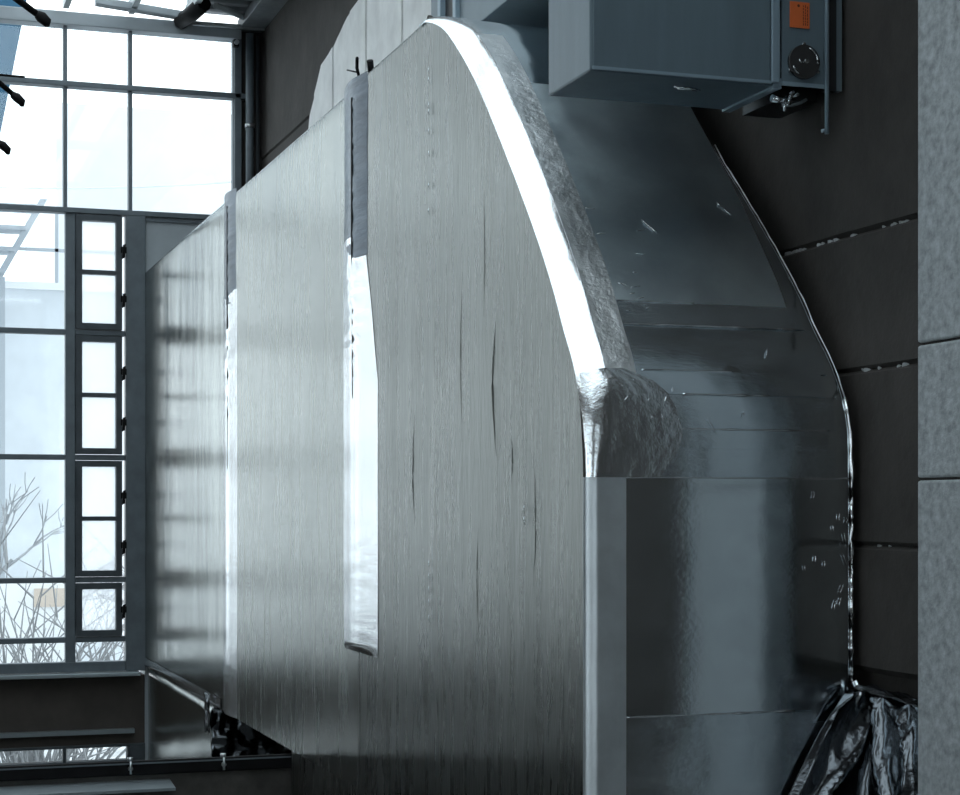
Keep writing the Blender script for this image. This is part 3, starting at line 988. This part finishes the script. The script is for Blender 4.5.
# service bay on the right
box(UX1 + 0.004, 2.34, UY0 - 0.002, UY0 + 0.004, UZ + 0.002, 4.95).build('service_panel', 'unit_paint', un, bevel=0.002)
box(UX1 + 0.004, 2.36, UY0 + 0.004, UY1, UZ + 0.06, 4.95).build('service_bay', 'frame_dark', un)
box(UX1 + 0.004, 2.34, UY0 - 0.006, UY0 - 0.002, UZ + 0.002, UZ + 0.012).build('edge_trim', 'unit_edge', un)
box(2.342, 2.372, UY0, UY0 + 0.03, UZ + 0.0, 4.95).build('side_post', 'rubber_black', un)
box(2.372, 2.388, UY0, UY0 + 0.02, UZ - 0.0, 4.95).build('side_flange', 'duct_grey', un)
lb = box(2.234, 2.290, UY0 - 0.006, UY0 - 0.003, 4.045, 4.112).build('orange_label', 'orange_label', un)
tag(lb, 'bright orange warning label')
for k, x in enumerate((2.272, 2.278, 2.284)):
    mb = MB()
    z = 4.052
    while z < 4.100:
        h = random.uniform(0.004, 0.009)
        mb.box(x - 0.0011, x + 0.0011, UY0 - 0.0066, UY0 - 0.0059, z, z + h)
        z += h + 0.0022
    mb.build('print_line', 'print_dark', lb)
MB().tube([(2.258, UY0 - 0.0066, 4.102), (2.258, UY0 - 0.0055, 4.102)], 0.0038, 10).build('print_symbol', 'print_dark', lb)
# round gauge
gx, gz = 2.272, 3.957
g = MB().tube([(gx, UY0 - 0.014, gz), (gx, UY0 - 0.002, gz)], 0.044, 36).build('gauge', 'dial_face', un)
tag(g, 'round black dial with bright rim')
for (a0, a1) in ((-0.15, 1.25), (3.5, 4.25)):
    MB().tube([(gx + 0.037 * math.cos(a), UY0 - 0.016, gz + 0.037 * math.sin(a)) for a in [lerp(a0, a1, k / 10) for k in range(11)]], [0.0012] + [0.003] * 9 + [0.0012], 6).build('rim', 'chrome', g)
for a in (1.55, -0.5, 3.7):
    MB().tube([(gx + 0.046 * math.cos(a), UY0 - 0.010, gz + 0.046 * math.sin(a)), (gx + 0.046 * math.cos(a), UY0 - 0.002, gz + 0.046 * math.sin(a))], 0.005, 8).build('screw', 'chrome', g)
MB().tube([(gx - 0.018, UY0 - 0.016, gz + 0.004), (gx - 0.012, UY0 - 0.016, gz - 0.004), (gx - 0.003, UY0 - 0.016, gz - 0.003)], 0.002, 6).build('pointer', 'chrome', g)
MB().tube([(gx + 0.004, UY0 - 0.018, gz + 0.001), (gx + 0.004, UY0 - 0.012, gz + 0.001)], 0.006, 10).build('hub', 'chrome', g)
# valve and hoses in the open bottom of the bay
vf = MB().tube([(2.21, 4.20, 3.872), (2.25, 4.20, 3.868)], 0.010, 10).tube([(2.25, 4.20, 3.868), (2.262, 4.20, 3.868)], 0.014, 6).build('valve', 'chrome', un)
MB().tube([(2.243, 4.19, 3.866), (2.243, 4.19, 3.838)], 0.004, 8).build('valve_stem', 'chrome', vf)
MB().tube([(2.245, 4.21, 3.858), (2.27, 4.20, 3.857), (2.295, 4.20, 3.866), (2.312, 4.20, 3.876)], 0.0042, 8).build('hose', 'sill_metal', un)
for (x, z) in ((2.262, 3.888), (2.275, 3.882), (2.258, 3.878)):
    MB().tube([(x, 4.18, z), (x, 4.20, z)], 0.0045, 8).build('nipple', 'chrome', un)
box(2.25, 2.365, 4.24, UY1, UZ - 0.012, UZ + 0.06).build('valve_box', 'rubber_black', un)
MB().tube([(2.337, UY0 - 0.012, 4.95), (2.337, UY0 - 0.012, 3.775)], 0.006, 8).tube([(2.337, UY0 - 0.012, 3.785), (2.322, UY0 - 0.012, 3.782)], 0.005, 6).build('hanger_rod', 'unit_edge', un)
box(2.36, WX - 0.001, 4.25, 4.40, UZ + 0.1, UZ + 0.16).build('wall_bracket', 'steel_black', un)

# grey connecting duct behind the unit
cd = empty('connecting_duct', (2.15, 5.3, 4.46), 'dark grey sheet-metal duct with flanges running back from the unit', 'duct')
box(1.95, 2.379, 4.446, 6.04, 4.462, 5.3).build('body', 'duct_grey', cd, bevel=0.004)
box(1.935, 2.38, 6.04, 6.075, 4.40, 5.32).build('flange', 'unit_edge', cd, bevel=0.003)
box(1.955, 2.379, 6.075, 6.22, 4.36, 5.31).build('flexible_collar', 'rubber_black', cd)
box(1.935, 2.38, 6.22, 6.255, 4.36, 5.32).build('flange', 'unit_edge', cd, bevel=0.003)
box(1.95, 2.379, 6.255, 6.38, 4.349, 5.3).build('end_box', 'duct_grey', cd)

# ------------------------------------------------------------------ black pegs on a post at the top left
pp = empty('rod_post', (0.30, 8.0, 0), 'black steel post with slanting rods reaching in from the left edge', 'post')
MB().tube([(0.30, 8.0, 0), (0.30, 8.0, ZC - 0.03)], 0.03, 10).build('post', 'steel_black', pp)
for (a, b_, r) in [((0.30, 8, 5.19), (0.69, 8, 4.928), .018), ((0.30, 8, 4.80), (0.585, 8, 4.573), .014), ((0.30, 8, 4.50), (0.526, 8, 4.362), .013), ((0.30, 8, 4.675), (0.61, 8, 4.671), .006)]:
    rd = MB().tube([a, b_], [r, r * 0.8], 8).build('rod', 'steel_black', pp)
    if r > 0.01:
        v = Vector(b_)
        MB().tube([v + Vector((-.03, 0, .02)), v + Vector((-.01, 0, .008)), v + Vector((.012, 0, -.012)), v + Vector((.014, 0, -.03))], [r, r * 1.5, r * 1.3, r * .6], 8).build('rod_end', 'steel_black', rd)

# ------------------------------------------------------------------ outdoors
tag(box(-60, 60, YW + 0.3, 90, -0.4, -0.2).build('ground', 'ground_pale'), 'pale open ground outside the windows', 'ground', kind='structure')
bl = empty('building', (2.5, 26, -0.2), 'pale rendered building with a railed terrace seen through the window', 'building')
box(1.45, 14, 26, 34, -0.2, 5.9).build('wall', 'render_grey', bl)
box(2.6, 14, 28, 34, 5.9, 9.0).build('upper_storey', 'render_white', bl)
box(1.45, 14, 25.95, 26.15, 5.9, 6.0).build('coping', 'render_white', bl)
for z in (6.45, 7.0):
    box(1.5, 14, 26.03, 26.07, z, z + 0.045).build('rail', 'rail_pale', bl)
for x in (1.55, 2.4, 3.4, 4.4, 5.4):
    box(x, x + 0.045, 26.03, 26.07, 6.0, 7.0).build('rail_post', 'rail_pale', bl)
st = empty('steel_stair', (1.8, 25, -0.2), 'pale steel stair flight in front of the terrace building', 'stair')
MB().prism([(1.55, 6.0), (1.65, 6.0), (2.25, 7.1), (2.15, 7.1)], 'y', 25.5, 25.6).build('stringer', 'rail_pale', st)
for k in range(4):
    box(1.40, 1.66 + k * 0.15, 25.45, 25.9, 6.05 + k * 0.3, 6.11 + k * 0.3).build('tread', 'rail_pale', st)
box(1.60, 1.68, 25.5, 25.6, -0.2, 6.0).build('stair_post', 'rail_pale', st)
hb = empty('hopper', (0.3, 24, -0.2), 'blue-grey steel hopper tapering downwards outside at the upper left', 'hopper')
for (z0, z1, w0, w1_) in ((5.2, 9.5, 0.74, 1.53), (9.5, 12.5, 1.53, 1.53)):
    n = 4
    rows = []
    for (z, w) in ((z0, w0), (z1, w1_)):
        rows.append([(0.3 + w * sx, 24 + w * sy, z) for sx, sy in ((-1, -1), (1, -1), (1, 1), (-1, 1), (-1, -1))])
    MB().grid(rows, smooth=False).build('hopper_shell', 'hopper_blue', hb)
for sx in (-1, 1):
    for sy in (-1, 1):
        box(0.3 + sx * 0.5 - 0.06, 0.3 + sx * 0.5 + 0.06, 24 + sy * 0.5 - 0.06, 24 + sy * 0.5 + 0.06, -0.2, 5.4).build('leg', 'hopper_blue', hb)
tag(MB().tube([(lerp(-6, 8, k / 20), 22, 6.6 + 0.018 * (lerp(-6, 8, k / 20) - 0.5) ** 2 + 0.0) for k in range(21)], 0.012, 5).build('overhead_cable', 'render_grey'),
    'thin slack overhead cable against the white sky', 'cable')
oc = empty('garden_wall', (1.45, 20, -0.2), 'low ochre wall beyond the shrubs outside', 'wall')
box(0.9, 2.0, 20, 20.2, -0.2, 2.05).build('wall_body', 'render_white', oc)
box(1.62, 1.98, 19.98, 20.0, 1.75, 1.95).build('ochre_plate', 'ochre_wall', oc)


def bare_tree(loc, h, seed, label, spread=0.5, levels=5, m='bark'):
    rnd = random.Random(seed)
    t = empty('bare_tree', loc, label, 'tree', 'bare trees outside')
    trunk, twigs = MB(), MB()

    def grow(p, d, l, r, lev):
        q = p + d * l
        mid = p + d * l * 0.5 + Vector((rnd.uniform(-1, 1), rnd.uniform(-1, 1), 0)) * l * 0.06
        (trunk if lev > levels - 2 else twigs).tube([p, mid, q], [r, r * 0.85, r * 0.7], 5, cap=False)
        if lev == 0:
            return
        for _ in range(3 if lev < levels else 4):
            nd = (d + Vector((rnd.uniform(-1, 1), rnd.uniform(-1, 1), rnd.uniform(-0.4, 0.6))) * spread * 1.5).normalized()
            grow(p + d * l * rnd.uniform(0.55, 1.0), nd, l * rnd.uniform(0.55, 0.8), r * 0.6, lev - 1)
    grow(Vector(loc), Vector((rnd.uniform(-.1, .1), 0, 1)), h * 0.36, h * 0.016, levels)
    trunk.build('trunk', m, t)
    twigs.build('branches', m, t)
    return t


bare_tree((0.6, 18.0, -0.2), 4.6, 3, 'leafless tree nearest the left edge outside the lower panes', 0.6)
bare_tree((3.6, 20.5, -0.2), 4.4, 5, 'leafless tree outside behind the casements', 0.55)


def shrub(loc, r, h, seed, label):
    rnd = random.Random(seed)
    t = empty('bare_shrub', loc, label, 'shrub', 'bare shrubs outside')
    mb = MB()
    for _ in range(110):
        a, k = rnd.uniform(0, 6.28), rnd.uniform(0.1, 1)
        p = Vector(loc) + Vector((math.cos(a) * r * 0.3 * k, math.sin(a) * r * 0.3 * k, 0))
        pts = [p]
        d = Vector((math.cos(a) * 0.5 * k, math.sin(a) * 0.5 * k, 1)).normalized()
        l = h * rnd.uniform(0.5, 1.0) / 4
        for _ in range(4):
            d = (d + Vector((rnd.uniform(-1, 1), rnd.uniform(-1, 1), rnd.uniform(-.6, .3))) * 0.35).normalized()
            pts.append(pts[-1] + d * l)
        mb.tube(pts, [0.016, 0.014, 0.011, 0.008, 0.004], 4, cap=False)
        for j in (2, 3, 4):
            d2 = (d + Vector((rnd.uniform(-1, 1), rnd.uniform(-1, 1), rnd.uniform(-.5, .5)))).normalized()
            mb.tube([pts[j], pts[j] + d2 * l * 1.2], [0.009, 0.003], 4, cap=False)
    mb.build('twigs', 'twig_pale', t)


shrub((1.25, 16.0, -0.2), 0.9, 2.7, 1, 'tangled bare shrub outside the lowest left pane')
shrub((3.4, 17.2, -0.2), 0.8, 2.4, 2, 'tangled bare shrub outside behind the casement nearest the duct')
